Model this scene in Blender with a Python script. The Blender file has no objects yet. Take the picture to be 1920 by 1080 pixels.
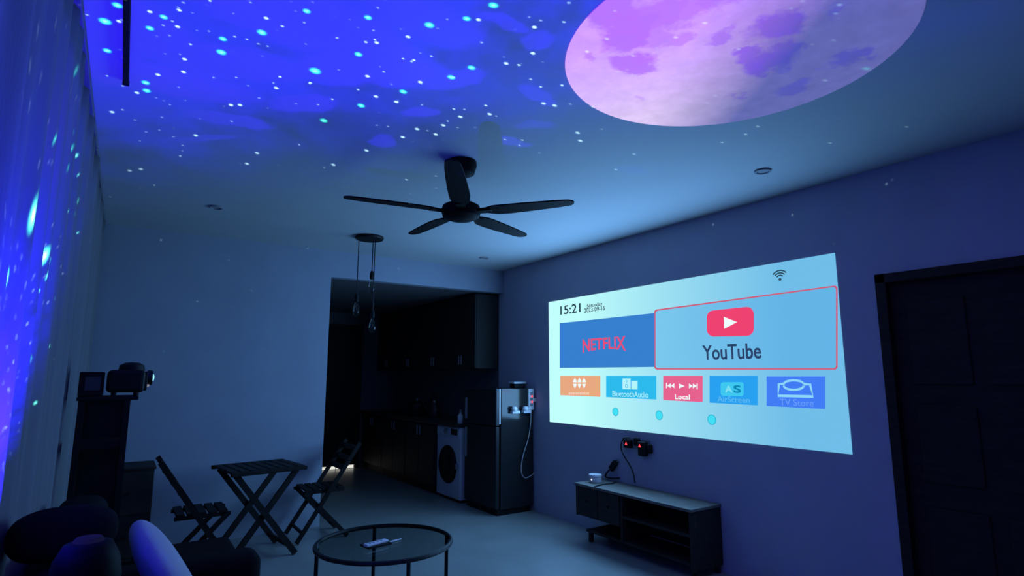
import bpy, bmesh, math, random
from mathutils import Vector, Matrix
R = math.radians
H = 2.78            # ceiling height
XR = 3.90           # projection wall
YB = 6.00           # rear wall of the living room / kitchen opening
XL = -0.30          # curtain wall
ZK = 2.50           # kitchen ceiling and lintel
YK = 9.40           # kitchen rear wall
scene = bpy.context.scene
col = scene.collection

# ------------------------------------------------------------------ camera
FPX, PITCH, YAW = 1075.0, R(8.7), R(33.9)
CAM = Vector((0, 0, 1.47))
cd = bpy.data.cameras.new('camera'); cam = bpy.data.objects.new('camera', cd); col.objects.link(cam)
cd.sensor_fit = 'HORIZONTAL'; cd.sensor_width = 36.0; cd.lens = 36.0 * FPX / 1920.0; cd.clip_start = 0.02
cam.location = CAM; cam.rotation_euler = (R(90) + PITCH, 0, -YAW)
scene.camera = cam
FW = Vector((math.sin(YAW)*math.cos(PITCH), math.cos(YAW)*math.cos(PITCH), math.sin(PITCH)))
RT = Vector((math.cos(YAW), -math.sin(YAW), 0)); UP = RT.cross(FW)
def ray(x, y): return (FW*FPX + RT*(x-960) + UP*(540-y)).normalized()
def onx(x, y, X): d = ray(x, y); return CAM + d*((X-CAM.x)/d.x)
def ony(x, y, Y): d = ray(x, y); return CAM + d*((Y-CAM.y)/d.y)
def onz(x, y, Z): d = ray(x, y); return CAM + d*((Z-CAM.z)/d.z)

# ------------------------------------------------------------------ view, world
vs = scene.view_settings
vs.view_transform = 'Standard'; vs.look = 'None'; vs.gamma = 1.0; vs.exposure = 0.0; vs.use_curve_mapping = False
w = bpy.data.worlds.new('night'); scene.world = w; w.use_nodes = True
w.node_tree.nodes['Background'].inputs[0].default_value = (0.25, 0.3, 0.6, 1)
w.node_tree.nodes['Background'].inputs[1].default_value = 0.002

# ------------------------------------------------------------------ added area lamps, stronger than the panel, for light off the projected picture
SY0, SY1, SZ0, SZ1 = 1.918, 5.064, 0.975, 2.285
SW3 = (SY1-SY0)/3
for k, pw in ((2, 33.0), (1, 27.0), (0, 15.0)):            # the picture is brighter towards its left edge
    ad = bpy.data.lights.new('picture_fill_light', 'AREA'); ad.shape = 'RECTANGLE'
    ad.size = SW3; ad.size_y = SZ1-SZ0; ad.energy = pw; ad.color = (0.17, 0.47, 1.0)
    ao = bpy.data.objects.new('picture_fill_light', ad); col.objects.link(ao)
    ao.location = (XR-0.02, SY0+SW3*(k+.5), (SZ0+SZ1)/2); ao.rotation_euler = (R(90), 0, R(90))

# ------------------------------------------------------------------ galaxy projector light: a slide of blue clouds and laser stars
GL = Vector((-0.03, 1.60, 1.155))
def slide_light():
    ld = bpy.data.lights.new('galaxy_light', 'POINT'); ld.energy = 1.0; ld.shadow_soft_size = 0.004
    lo = bpy.data.objects.new('galaxy_light', ld); col.objects.link(lo); lo.location = GL
    ld.use_nodes = True; nt = ld.node_tree; N = nt.nodes; L = nt.links; N.clear()
    def m(op, a, b=None, c=None, clamp=False):
        n = N.new('ShaderNodeMath'); n.operation = op; n.use_clamp = clamp
        for i, v in enumerate((a, b, c)):
            if v is None: continue
            if isinstance(v, (int, float)): n.inputs[i].default_value = v
            else: L.new(v, n.inputs[i])
        return n.outputs[0]
    def vm(op, a, b=None, out=0):
        n = N.new('ShaderNodeVectorMath'); n.operation = op
        for i, v in enumerate((a, b)):
            if v is None: continue
            if isinstance(v, (tuple, Vector)): n.inputs[i].default_value = tuple(v)
            else: L.new(v, n.inputs[i])
        return n.outputs[out]
    geo = N.new('ShaderNodeNewGeometry')
    d = geo.outputs['Incoming']                       # direction from the lamp towards the lit point
    sp = N.new('ShaderNodeSeparateXYZ'); L.new(d, sp.inputs[0])
    dz = m('MAXIMUM', sp.outputs[2], 0.03)
    h = H-GL.z
    cx = m('MULTIPLY_ADD', m('DIVIDE', sp.outputs[0], dz), h, GL.x)
    cy = m('MULTIPLY_ADD', m('DIVIDE', sp.outputs[1], dz), h, GL.y)
    cb = N.new('ShaderNodeCombineXYZ'); L.new(cx, cb.inputs[0]); L.new(cy, cb.inputs[1])
    P = cb.outputs[0]
    def noise(vec, scale, detail=3, rough=.55, out=0):
        n = N.new('ShaderNodeTexNoise'); n.inputs['Scale'].default_value = scale
        n.inputs['Detail'].default_value = detail; n.inputs['Roughness'].default_value = rough
        L.new(vec, n.inputs['Vector']); return n.outputs[out]
    # domain warp
    wv = vm('SUBTRACT', noise(P, 7.0, 4, .6, 1), (.5, .5, .5))
    wsc = N.new('ShaderNodeVectorMath'); wsc.operation = 'SCALE'; L.new(wv, wsc.inputs[0]); wsc.inputs['Scale'].default_value = .125
    PW = vm('ADD', P, wsc.outputs[0])
    # clouds: (pixel centre, half-size along / across in metres, angle, strength)
    clouds = [((210,40),.26,.20,20,.9), ((300,150),.34,.13,-10,1.0), ((430,120),.30,.12,-20,.8), ((560,40),.30,.16,0,.9),
              ((650,60),.26,.14,10,.9), ((730,130),.20,.13,-30,.9), ((570,195),.15,.075,-45,1.0), ((430,225),.17,.07,-10,.8),
              ((640,130),.16,.12,-30,.9), ((720,265),.085,.055,80,1.0), ((790,210),.09,.045,-50,1.0), ((850,150),.12,.06,-60,.9),
              ((960,265),.11,.045,-5,.95), ((1010,180),.11,.04,15,.8), ((945,42),.10,.03,0,.7), ((1010,75),.06,.05,0,.7), ((1190,320),.10,.05,0,.55),
              ((905,360),.10,.05,0,.4), ((370,260),.20,.03,-40,.6), ((170,90),.16,.30,10,.8), ((800,40),.22,.10,0,.6), ((1000,235),.09,.04,-40,.5)]
    acc = None
    for (px, a, b, ang, st) in clouds:
        c = onz(px[0], px[1], H)
        mp = N.new('ShaderNodeMapping'); mp.vector_type = 'TEXTURE'
        mp.inputs['Location'].default_value = (c.x, c.y, 0); mp.inputs['Rotation'].default_value = (0, 0, R(ang))
        mp.inputs['Scale'].default_value = (a*1.25, b*1.25, 1); L.new(PW, mp.inputs['Vector'])
        ln = vm('LENGTH', mp.outputs[0], None, 1)
        v = m('MULTIPLY', m('MULTIPLY_ADD', ln, -3.2, 3.4, True), st)
        acc = v if acc is None else m('MAXIMUM', acc, v)
    # soft haze between the clouds, thinning out across the ceiling
    q = m('ADD', m('MULTIPLY', cx, .78), m('MULTIPLY', cy, .50))
    fall = m('POWER', m('MULTIPLY_ADD', q, -.62, 1.95, True), 1.6)
    hz = m('MULTIPLY', fall, m('MULTIPLY_ADD', noise(PW, 2.1, 5, .62), 2.1, -.40, True))
    field = m('MINIMUM', m('MULTIPLY_ADD', acc, .72, m('MULTIPLY', hz, 1.7)), 1.05)
    # stars
    big = [(80,13,4),(197,40,6),(220,10,5),(223,40,3),(281,22,3),(307,32,4),(141,60,4),(201,95,4),(281,53,4),(336,19,3),(333,50,3),
           (418,73,4),(415,98,5),(491,61,5),(499,34,3),(575,21,4),(591,133,6),(123,136,5),(127,151,4),(273,155,4),(275,170,4),(257,174,3),
           (346,111,3),(344,135,3),(296,140,3),(433,197,3),(450,197,3),(518,165,3),(607,226,4),(367,254,3),(482,287,3),(463,307,3),(141,268,4),
           (525,144,2),(582,155,2),(925,10,5),(805,47,5),(875,35,4),(897,37,3),(1002,51,3),(999,100,3),(672,102,4),(690,33,4),(706,80,3),
           (765,69,3),(686,79,2),(776,113,2),(846,145,4),(884,127,4),(949,119,3),(788,154,3),(756,172,4),(689,143,3),(705,181,3),(743,191,3),
           (677,198,4),(831,235,3),(863,219,3),(918,214,3),(911,198,2),(817,252,3),(782,242,3),(755,257,3),(687,282,3),(625,309,3),
           (1139,72,3),(1102,96,3),(1019,194,3),(1040,198,3),(1083,249,3),(1088,264,3),(1155,318,2),(1323,42,3),(1268,69,3),
           (1626,128,4),(1548,150,3),(1354,267,2),(1398,252,2),(1556,268,2),(1700,238,2),(1576,8,3),(210,210,3),(243,320,3),(264,317,3),
           (1054,160,2),(973,122,2),(1111,200,2),(818,331,2),(762,337,2)]
    wall = [(48,325,9),(64,331,4),(45,423,5),(58,427,3),(80,470,8),(86,484,4),(8,513,5),(25,592,5),(22,652,7),(49,680,6),(10,805,7),(88,634,3),
            (145,418,2),(88,380,3),(96,548,3),(128,374,2),(143,286,3),(146,303,2),(86,227,3),(28,944,4),(8,768,4),(60,742,3),(3,298,3),
            (70,540,2),(10,980,3),(30,828,3)]
    stars = [(onz(x, y, H), r) for x, y, r in big] + [(onx(x, y, XL+.05), r) for x, y, r in wall] + \
            [(ony(302,450,YB), 2), (onx(1337,421,XR), 2), (onx(1662,345,XR), 2), (ony(577,466,YB), 1.6)]
    g = None; wsm = None; gw = None
    for si, (pt, r) in enumerate(stars):
        dv = pt-GL; depth = (pt-CAM).dot(FW)
        ar = r*depth/FPX/dv.length*(1.9 if r >= 3.5 else 1.5)
        n = N.new('ShaderNodeVectorMath'); n.operation = 'DISTANCE'; L.new(d, n.inputs[0]); n.inputs[1].default_value = tuple(dv.normalized())
        v = m('MULTIPLY_ADD', n.outputs['Value'], -1.0/ar, 1.0, True)
        if len(big) <= si < len(big)+len(wall): gw = v if gw is None else m('MAXIMUM', gw, v)
        elif r >= 3.5: g = v if g is None else m('MAXIMUM', g, v)
        else: wsm = v if wsm is None else m('MAXIMUM', wsm, v)
    vo = N.new('ShaderNodeTexVoronoi'); vo.inputs['Scale'].default_value = 42; L.new(d, vo.inputs['Vector'])
    vc = N.new('ShaderNodeSeparateColor'); L.new(vo.outputs['Color'], vc.inputs[0])
    dens = m('MULTIPLY_ADD', fall, .62, .13)
    on = m('LESS_THAN', vc.outputs[0], dens)
    sm = m('MULTIPLY', m('MULTIPLY_ADD', vo.outputs['Distance'], -8.0, 1.0, True), m('MULTIPLY', on, m('MULTIPLY_ADD', vc.outputs[1], .9, .1)))
    wsm = m('MAXIMUM', wsm, sm)
    # colours
    def scale(colr, f):
        n = N.new('ShaderNodeVectorMath'); n.operation = 'SCALE'; n.inputs[0].default_value = colr; L.new(f, n.inputs['Scale']); return n.outputs[0]
    tot = vm('ADD', scale((.010, .001, .74), field), scale((.012, .0, .06), acc))
    tot = vm('ADD', tot, scale((.02, .05, .42), m('MULTIPLY', fall, .05)))
    tot = vm('ADD', tot, scale((.05, 3.2, 1.6), m('POWER', g, 1.2)))
    tot = vm('ADD', tot, scale((.8, 1.4, 1.6), m('POWER', g, 4.0)))
    tot = vm('ADD', tot, scale((1.6, 2.7, 3.0), wsm))
    tot = vm('ADD', tot, scale((.6, 7., 4.), m('POWER', gw, 1.3)))
    tot = vm('ADD', tot, scale((4., 5., 8.), m('POWER', gw, 5.0)))
    comp = m('MULTIPLY', m('MINIMUM', m('POWER', dz, -3.0), 1.9), m('MAXIMUM', m('MULTIPLY_ADD', dz, 2.857, -.714, True), .28))       # flat field on the ceiling
    up = m('MULTIPLY_ADD', sp.outputs[2], 8.0, -.4, True)
    k = m('MULTIPLY', m('MULTIPLY', comp, up), GALAXY_GAIN)
    em = N.new('ShaderNodeEmission'); L.new(tot, em.inputs['Color']); L.new(k, em.inputs['Strength'])
    out = N.new('ShaderNodeOutputLight'); L.new(em.outputs[0], out.inputs[0])
    return lo
GALAXY_GAIN = 4*math.pi*math.pi*(H-GL.z)**2/0.5
slide_light()

# ------------------------------------------------------------------ materials
MATS = {}
def mat(name, base, rough=.6, metal=0., var=.12, vscale=6., bump=0., bscale=60., spec=.5, coat=0., emis=None, estr=0., trans=0., ior=1.45, stretch=None):
    if name in MATS: return MATS[name]
    mt = bpy.data.materials.new(name); mt.use_nodes = True; nt = mt.node_tree; b = nt.nodes['Principled BSDF']
    tc = nt.nodes.new('ShaderNodeTexCoord'); mp = nt.nodes.new('ShaderNodeMapping')
    if stretch: mp.inputs['Scale'].default_value = stretch
    nt.links.new(tc.outputs['Object'], mp.inputs[0])
    if var > 0:
        n = nt.nodes.new('ShaderNodeTexNoise'); n.inputs['Scale'].default_value = vscale; n.inputs['Detail'].default_value = 4
        nt.links.new(mp.outputs[0], n.inputs['Vector'])
        r = nt.nodes.new('ShaderNodeValToRGB'); r.color_ramp.elements[0].position = .3; r.color_ramp.elements[1].position = .7
        r.color_ramp.elements[0].color = (*[c*(1-var) for c in base], 1); r.color_ramp.elements[1].color = (*[min(1, c*(1+var)) for c in base], 1)
        nt.links.new(n.outputs[0], r.inputs[0]); nt.links.new(r.outputs[0], b.inputs['Base Color'])
    else: b.inputs['Base Color'].default_value = (*base, 1)
    b.inputs['Roughness'].default_value = rough; b.inputs['Metallic'].default_value = metal
    b.inputs['Specular IOR Level'].default_value = spec; b.inputs['Coat Weight'].default_value = coat
    b.inputs['Transmission Weight'].default_value = trans; b.inputs['IOR'].default_value = ior
    if emis: b.inputs['Emission Color'].default_value = (*emis, 1); b.inputs['Emission Strength'].default_value = estr
    if bump > 0:
        n2 = nt.nodes.new('ShaderNodeTexNoise'); n2.inputs['Scale'].default_value = bscale; nt.links.new(mp.outputs[0], n2.inputs['Vector'])
        bp = nt.nodes.new('ShaderNodeBump'); bp.inputs['Strength'].default_value = bump; bp.inputs['Distance'].default_value = .004
        nt.links.new(n2.outputs[0], bp.inputs['Height']); nt.links.new(bp.outputs[0], b.inputs['Normal'])
    MATS[name] = mt; return mt
def srgb(r, g, b):
    f = lambda c: (c/255/12.92) if c <= 10 else (((c/255)+.055)/1.055)**2.4
    return (f(r), f(g), f(b))
def glow(name, rgb, st=1.0):
    if name in MATS: return MATS[name]
    mt = bpy.data.materials.new(name); mt.use_nodes = True; nt = mt.node_tree; b = nt.nodes['Principled BSDF']
    b.inputs['Base Color'].default_value = (.02, .02, .02, 1); b.inputs['Roughness'].default_value = .9; b.inputs['Specular IOR Level'].default_value = 0
    b.inputs['Emission Color'].default_value = (*srgb(*rgb), 1); b.inputs['Emission Strength'].default_value = st
    MATS[name] = mt; return mt
M_ceil = mat('ceiling_paint', (.50, .51, .51), .75, var=.02, vscale=2, bump=.08, bscale=180)
M_wall = mat('lavender_wall_paint', (.45, .43, .53), .7, var=.04, vscale=3, bump=.10, bscale=160)
M_wallb = mat('pale_wall_paint', (.33, .35, .42), .75, var=.04, vscale=3, bump=.10, bscale=160)
M_floor = mat('pale_floor_tile', (.27, .285, .275), .30, var=.08, vscale=2.5, spec=.9)
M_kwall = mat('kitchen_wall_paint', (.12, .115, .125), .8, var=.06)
M_black = mat('black_plastic', (.009, .009, .010), .6, var=.2, spec=.25)
M_blackmetal = mat('black_metal', (.014, .014, .017), .45, metal=.3, var=.2)
M_fan = mat('black_fan_paint', (.004, .0035, .004), .65, var=.2, spec=.12)
M_dwood = mat('dark_brown_wood', (.022, .015, .013), .65, var=.4, vscale=5, stretch=(1, 1, 8), spec=.3)
M_kcab = mat('dark_cabinet_laminate', (.030, .028, .026), .55, var=.15, spec=.3)
M_counter = mat('dark_worktop', (.04, .038, .038), .4, var=.3, vscale=40)
M_fridge = mat('dark_fridge_enamel', (.02, .021, .022), .13, var=.03, spec=.55)
M_fridgedoor = mat('dark_fridge_door', (.035, .036, .04), .4, metal=.4, var=.05)
M_white = mat('white_plastic', (.70, .70, .72), .45, var=.03)
M_wash = mat('white_enamel', (.62, .60, .66), .35, var=.02)
M_grey = mat('grey_plastic', (.25, .25, .27), .5, var=.05)
M_walnut = mat('console_wood', (.030, .024, .021), .6, var=.35, vscale=4, stretch=(8, 1, 8), spec=.3)
M_consoletop = mat('console_top_wood', (.15, .135, .115), .6, var=.25, vscale=5, stretch=(8, 1, 8))
M_slat = mat('dark_slat_wood', (.010, .008, .0075), .6, var=.3, vscale=6, stretch=(6, 1, 6), spec=.2)
M_sofa = mat('dark_sofa_fabric', (.010, .008, .010), .95, var=.25, vscale=30, bump=.5, bscale=300, spec=.1)
M_pillow = mat('pale_pillow_cotton', (.42, .41, .46), .9, var=.06, vscale=9, bump=.3, bscale=90, spec=.1)
M_curtain = mat('sheer_curtain_cloth', (.17, .17, .19), .9, var=.06, vscale=8, bump=.2, bscale=200, spec=.1, stretch=(1, 1, .1))
M_cable = mat('black_cable', (.012, .012, .016), .6, var=0)
M_wcable = mat('white_cable', (.45, .45, .45), .5, var=0)
def glass(name, colr, rough=.02):
    if name in MATS: return MATS[name]
    mt = bpy.data.materials.new(name); mt.use_nodes = True; nt = mt.node_tree; nt.nodes.remove(nt.nodes['Principled BSDF'])
    o = nt.nodes['Material Output']; t = nt.nodes.new('ShaderNodeBsdfTransparent'); g = nt.nodes.new('ShaderNodeBsdfGlossy')
    t.inputs[0].default_value = (*colr, 1); g.inputs['Roughness'].default_value = rough
    f = nt.nodes.new('ShaderNodeLayerWeight'); mx = nt.nodes.new('ShaderNodeMixShader')
    pw = nt.nodes.new('ShaderNodeMath'); pw.operation = 'POWER'; pw.inputs[1].default_value = 4.0; ma_ = nt.nodes.new('ShaderNodeMath'); ma_.operation = 'MULTIPLY_ADD'; ma_.inputs[1].default_value = .5; ma_.inputs[2].default_value = .03
    nt.links.new(f.outputs['Facing'], pw.inputs[0]); nt.links.new(pw.outputs[0], ma_.inputs[0])
    nt.links.new(ma_.outputs[0], mx.inputs[0]); nt.links.new(t.outputs[0], mx.inputs[1]); nt.links.new(g.outputs[0], mx.inputs[2]); nt.links.new(mx.outputs[0], o.inputs[0])
    MATS[name] = mt; return mt
M_glass = glass('table_glass', (.72, .76, .76))
M_bulb = glass('bulb_glass', (.80, .78, .76), .08)

# ------------------------------------------------------------------ mesh helpers
def link(name, bm, m, parent=None, smooth=False):
    bmesh.ops.recalc_face_normals(bm, faces=bm.faces)
    me = bpy.data.meshes.new(name); bm.to_mesh(me); bm.free(); me.materials.append(m)
    if smooth:
        for p in me.polygons: p.use_smooth = True
        try: me.set_sharp_from_angle(angle=R(40))
        except Exception: pass
    o = bpy.data.objects.new(name, me); col.objects.link(o)
    if parent: o.parent = parent
    return o
def box(bm, a, b, bev=0., seg=2):
    r = bmesh.ops.create_cube(bm, size=1)['verts']
    for v in r:
        v.co = Vector([(a[i]+b[i])/2 + v.co[i]*(b[i]-a[i]) for i in range(3)])
    if bev > 0:
        es = list({e for v in r for e in v.link_edges})
        bmesh.ops.bevel(bm, geom=es, offset=bev, segments=seg, affect='EDGES', profile=.5)
    return bm
def bx(a, b, bev=0., seg=2): return box(bmesh.new(), a, b, bev, seg)
def basis(d):
    d = d.normalized(); u = d.cross(Vector((0, 0, 1)))
    if u.length < 1e-4: u = Vector((1, 0, 0))
    u.normalize(); return u, d.cross(u)
def cyl(bm, a, b, r0, r1=None, seg=16, cap=True):
    a = Vector(a); b = Vector(b); r1 = r0 if r1 is None else r1; u, v = basis(b-a)
    A = []; B = []
    for i in range(seg):
        t = 2*math.pi*i/seg; o = u*math.cos(t)+v*math.sin(t); A.append(bm.verts.new(a+o*r0)); B.append(bm.verts.new(b+o*r1))
    for i in range(seg):
        j = (i+1) % seg; bm.faces.new((A[i], A[j], B[j], B[i]))
    if cap: bm.faces.new(A[::-1]); bm.faces.new(B)
    return bm
def cy(a, b, r0, r1=None, seg=16): return cyl(bmesh.new(), a, b, r0, r1, seg)
def tube(pts, r, seg=8, closed=False):
    bm = bmesh.new(); pts = [Vector(p) for p in pts]; n = len(pts); rings = []; pu = None
    for i, p in enumerate(pts):
        d = (pts[(i+1) % n]-pts[i-1]) if closed else (pts[min(i+1, n-1)]-pts[max(i-1, 0)])
        d.normalize()
        if pu is None: u, v = basis(d)
        else:
            u = (pu - d*pu.dot(d)).normalized(); v = d.cross(u)
        pu = u
        rings.append([bm.verts.new(p+(u*math.cos(2*math.pi*k/seg)+v*math.sin(2*math.pi*k/seg))*r) for k in range(seg)])
    for i in range(n if closed else n-1):
        A = rings[i]; B = rings[(i+1) % n]
        for k in range(seg): bm.faces.new((A[k], A[(k+1) % seg], B[(k+1) % seg], B[k]))
    if not closed: bm.faces.new(rings[0][::-1]); bm.faces.new(rings[-1])
    return bm
def smoothpts(pts, n=8):
    pts = [Vector(p) for p in pts]; out = []
    for i in range(len(pts)-1):
        p0 = pts[max(i-1, 0)]; p1 = pts[i]; p2 = pts[i+1]; p3 = pts[min(i+2, len(pts)-1)]
        for k in range(n):
            t = k/n; out.append(.5*((2*p1)+(p2-p0)*t+(2*p0-5*p1+4*p2-p3)*t*t+(3*p1-p0-3*p2+p3)*t**3))
    out.append(pts[-1]); return out
def lathe(c, prof, seg=24, axis='z'):
    bm = bmesh.new(); rings = []; c = Vector(c)
    for r, z in prof:
        ring = []
        for k in range(seg):
            t = 2*math.pi*k/seg
            q = Vector((r*math.cos(t), r*math.sin(t), z))
            if axis == 'x': q = Vector((z, r*math.cos(t), r*math.sin(t)))
            ring.append(bm.verts.new(c+q))
        rings.append(ring)
    for A, B in zip(rings, rings[1:]):
        for k in range(seg): bm.faces.new((A[k], A[(k+1) % seg], B[(k+1) % seg], B[k]))
    bm.faces.new(rings[0][::-1]); bm.faces.new(rings[-1]); bmesh.ops.remove_doubles(bm, verts=bm.verts, dist=1e-5)
    return bm
def prism(poly, off):
    """polygon (3-D points) extruded by vector off"""
    bm = bmesh.new(); off = Vector(off); A = [bm.verts.new(Vector(p)) for p in poly]; B = [bm.verts.new(Vector(p)+off) for p in poly]; n = len(A)
    bm.faces.new(A[::-1]); bm.faces.new(B)
    for i in range(n): bm.faces.new((A[i], A[(i+1) % n], B[(i+1) % n], B[i]))
    return bm
def bar(bm, a, b, wdt, thk, side):
    """rectangular bar from a to b; side = direction of its width"""
    a = Vector(a); b = Vector(b); d = (b-a).normalized(); s = Vector(side); s = (s-d*s.dot(d)).normalized(); t = d.cross(s)
    vs_ = []
    for p in (a, b):
        for i, j in ((-1, -1), (1, -1), (1, 1), (-1, 1)): vs_.append(bm.verts.new(p+s*(i*wdt/2)+t*(j*thk/2)))
    for f in ((0, 1, 2, 3), (7, 6, 5, 4), (0, 4, 5, 1), (1, 5, 6, 2), (2, 6, 7, 3), (3, 7, 4, 0)): bm.faces.new([vs_[i] for i in f])
    return bm
def br(a, b, wdt, thk, side): return bar(bmesh.new(), a, b, wdt, thk, side)
def tag(o, label=None, cat=None, group=None, kind=None):
    if label: o['label'] = label
    if cat: o['category'] = cat
    if group: o['group'] = group
    if kind: o['kind'] = kind
    return o
def thing(name, label, cat, loc=(0, 0, 0), rz=0., group=None):
    o = bpy.data.objects.new(name, None); col.objects.link(o); o.location = loc; o.rotation_euler = (0, 0, rz); o.empty_display_size = .1
    return tag(o, label, cat, group)
def copy_tree(o, parent=None):
    c = o.copy(); col.objects.link(c); c.parent = parent
    for ch in list(o.children): copy_tree(ch, c)
    return c
def struct(name, bm, m, label=None, parent=None):
    o = link(name, bm, m, parent)
    if parent is None: tag(o, label, None, None, 'structure'); o['category'] = name.split('_')[0]
    return o

# ------------------------------------------------------------------ the setting
T = .12
DY0, DY1, DZ = 0.72, 1.687, 2.10     # door on the projection wall
struct('floor', bx((XL-T, -1.6, -.1), (XR+T, YK+T, 0)), M_floor, 'pale tiled floor running from the room into the dark kitchen')
struct('ceiling', bx((XL-T, -1.6, H), (XR+T, YB+.10, H+.1)), M_ceil, 'pale ceiling lit blue by the galaxy projection')
bm = bmesh.new()
box(bm, (XR, DY1, 0), (XR+T, YB+.1, H)); box(bm, (XR, -1.6, 0), (XR+T, DY0, H)); box(bm, (XR, DY0, DZ), (XR+T, DY1, H))
struct('wall_right', bm, M_wall, 'lavender wall carrying the projected picture')
bm = bmesh.new()
box(bm, (XL, YB, 0), (1.74, YB+.10, H)); box(bm, (1.74, YB, ZK), (XR, YB+.10, H))
struct('wall_back', bm, M_wallb, 'pale wall with the opening to the kitchen')
struct('wall_left', bx((XL-T, -1.6, 0), (XL, YB+.1, H)), M_wallb, 'wall hidden behind the sheer curtain')
struct('wall_front', bx((XL-T, -1.7, 0), (XR+T, -1.6, H)), M_wallb, 'wall behind the viewer')
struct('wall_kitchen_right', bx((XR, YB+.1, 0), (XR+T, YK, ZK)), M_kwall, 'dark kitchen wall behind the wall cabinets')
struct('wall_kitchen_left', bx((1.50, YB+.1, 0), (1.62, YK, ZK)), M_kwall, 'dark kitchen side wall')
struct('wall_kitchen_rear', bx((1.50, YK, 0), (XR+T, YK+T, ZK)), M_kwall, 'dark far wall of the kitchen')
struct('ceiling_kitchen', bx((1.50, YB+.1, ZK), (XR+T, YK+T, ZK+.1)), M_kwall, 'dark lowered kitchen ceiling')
# door beside the picture
d = bpy.data.objects.new('door_1', None); col.objects.link(d); d.location = (XR, DY1, 0); tag(d, 'dark brown panelled wooden door right of the projected picture', 'door', None, 'structure')
def dl(a, b, bev=0.): return bx((a[0]-XR, a[1]-DY1, a[2]), (b[0]-XR, b[1]-DY1, b[2]), bev)
link('leaf', dl((XR+.045, DY0+.05, .008), (XR+.085, DY1-.055, DZ-.055)), M_dwood, d)
for a, b in (((XR-.018, DY1-.062, 0), (XR+.10, DY1-.002, DZ)), ((XR-.018, DY0+.002, 0), (XR+.10, DY0+.055, DZ)), ((XR-.018, DY0+.002, DZ-.06), (XR+.10, DY1-.002, DZ-.002))):
    link('frame', dl(a, b, .004), M_dwood, d)
for z0, z1 in ((.18, .72), (.86, 1.30), (1.42, 1.92)):
    for y0, y1 in ((DY0+.14, DY0+.45), (DY0+.53, DY1-.14)):
        link('panel', dl((XR+.033, y0, z0), (XR+.046, y1, z1), .006), M_dwood, d)
hd = link('handle', tube([(-.0, 0, 0), (-.05, 0, 0), (-.05, .12, 0)], .009), M_grey, d); hd.location = (.044, DY0+.10-DY1, 1.02)
# kitchen back door with daylight coming in under it
d = bpy.data.objects.new('door_2', None); col.objects.link(d); d.location = (2.38, YK, 0); tag(d, 'dark door at the far end of the kitchen with daylight under it', 'door', None, 'structure')
link('leaf', bx((.05, -.035, .055), (.86, -.005, 2.24)), M_black, d)
for a, b in (((0, -.05, 0), (.05, 0, 2.30)), ((.86, -.05, 0), (.91, 0, 2.30)), ((.05, -.05, 2.245), (.86, 0, 2.30))):
    link('frame', bx(a, b, .004), M_dwood, d)
M_day = mat('daylight', (.02, .02, .02), .9, var=0, emis=(.85, .83, .74), estr=.95)
bm = bmesh.new(); box(bm, (.06, -.02, .006), (.545, -.006, .053)); box(bm, (.56, -.02, .006), (.84, -.006, .053))
link('daylight_gap', bm, M_day, d)['label'] = 'white slit of daylight under the door'
# recessed ceiling lights
def downlight(px, label):
    c = onz(px[0], px[1], H)
    t = thing('downlight', label, 'ceiling light', (c.x, c.y, H), group='recessed ceiling downlights')
    prof = [(.036, -.001), (.050, -.001), (.053, -.005), (.050, -.010), (.038, -.011), (.036, -.006)]
    bm = lathe((0, 0, 0), prof); link('trim_ring', bm, M_grey, t, True)
    link('lens', lathe((0, 0, 0), [(.0005, -.002), (.0355, -.002), (.0355, -.005), (.0005, -.006)]), mat('dim_lens', (.035, .04, .04), .5, var=.05), t)
downlight((1430,320), 'round recessed downlight above the right part of the picture')
downlight((908,483), 'round recessed downlight near the corner above the kitchen opening')
downlight((405,388), 'round recessed downlight on the dim ceiling near the left wall corner')
# black strip on the ceiling by the curtain
t = thing('ceiling_track', 'narrow black track strip on the ceiling beside the curtain', 'track', (-.097, 0, H))
link('rail', bx((-.011, .6, -.022), (.011, 2.955, -.0005), .003), M_black, t)
link('end_cap', bx((-.013, 2.955, -.024), (.013, 2.967, -.0005), .003), M_black, t)

# ------------------------------------------------------------------ curtain
def curtain(y0, y1, z0, z1, ph, label):
    t = thing('curtain', label, 'curtain', (XL+.055, (y0+y1)/2, z0), group='curtains on the left wall')
    bm = bmesh.new(); ny = 150; nz = 14; g = []
    rnd = random.Random(ph); f = [(rnd.uniform(34, 44), rnd.uniform(0, 6)), (rnd.uniform(17, 23), rnd.uniform(0, 6)), (rnd.uniform(6, 9), rnd.uniform(0, 6))]
    for i in range(ny+1):
        row = []
        for j in range(nz+1):
            y = y0+(y1-y0)*i/ny; z = z0+(z1-z0)*j/nz; s = 1-.35*j/nz
            x = s*(.016*math.sin(f[0][0]*y+f[0][1]+.2*math.sin(2*z))+.014*math.sin(f[1][0]*y+f[1][1]+.3*z)+.008*math.sin(f[2][0]*y+f[2][1]))
            row.append(bm.verts.new((x, y-(y0+y1)/2, z-z0)))
        g.append(row)
    for i in range(ny):
        for j in range(nz): bm.faces.new((g[i][j], g[i+1][j], g[i+1][j+1], g[i][j+1]))
    o = link('cloth', bm, M_curtain, t, True)
    md = o.modifiers.new('thick', 'SOLIDIFY'); md.thickness = .003
    link('header_tape', bx((-.02, y0-(y0+y1)/2, z1-z0-.005), (.02, y1-(y0+y1)/2, z1-z0+.03), .004), M_curtain, t)
curtain(.3, 3.55, .03, H-.035, 3, 'blue-lit sheer curtain at the left edge nearest the viewer')
curtain(3.556, 5.93, .03, H-.035, 8, 'dim sheer curtain reaching the far corner behind the projector')

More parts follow.
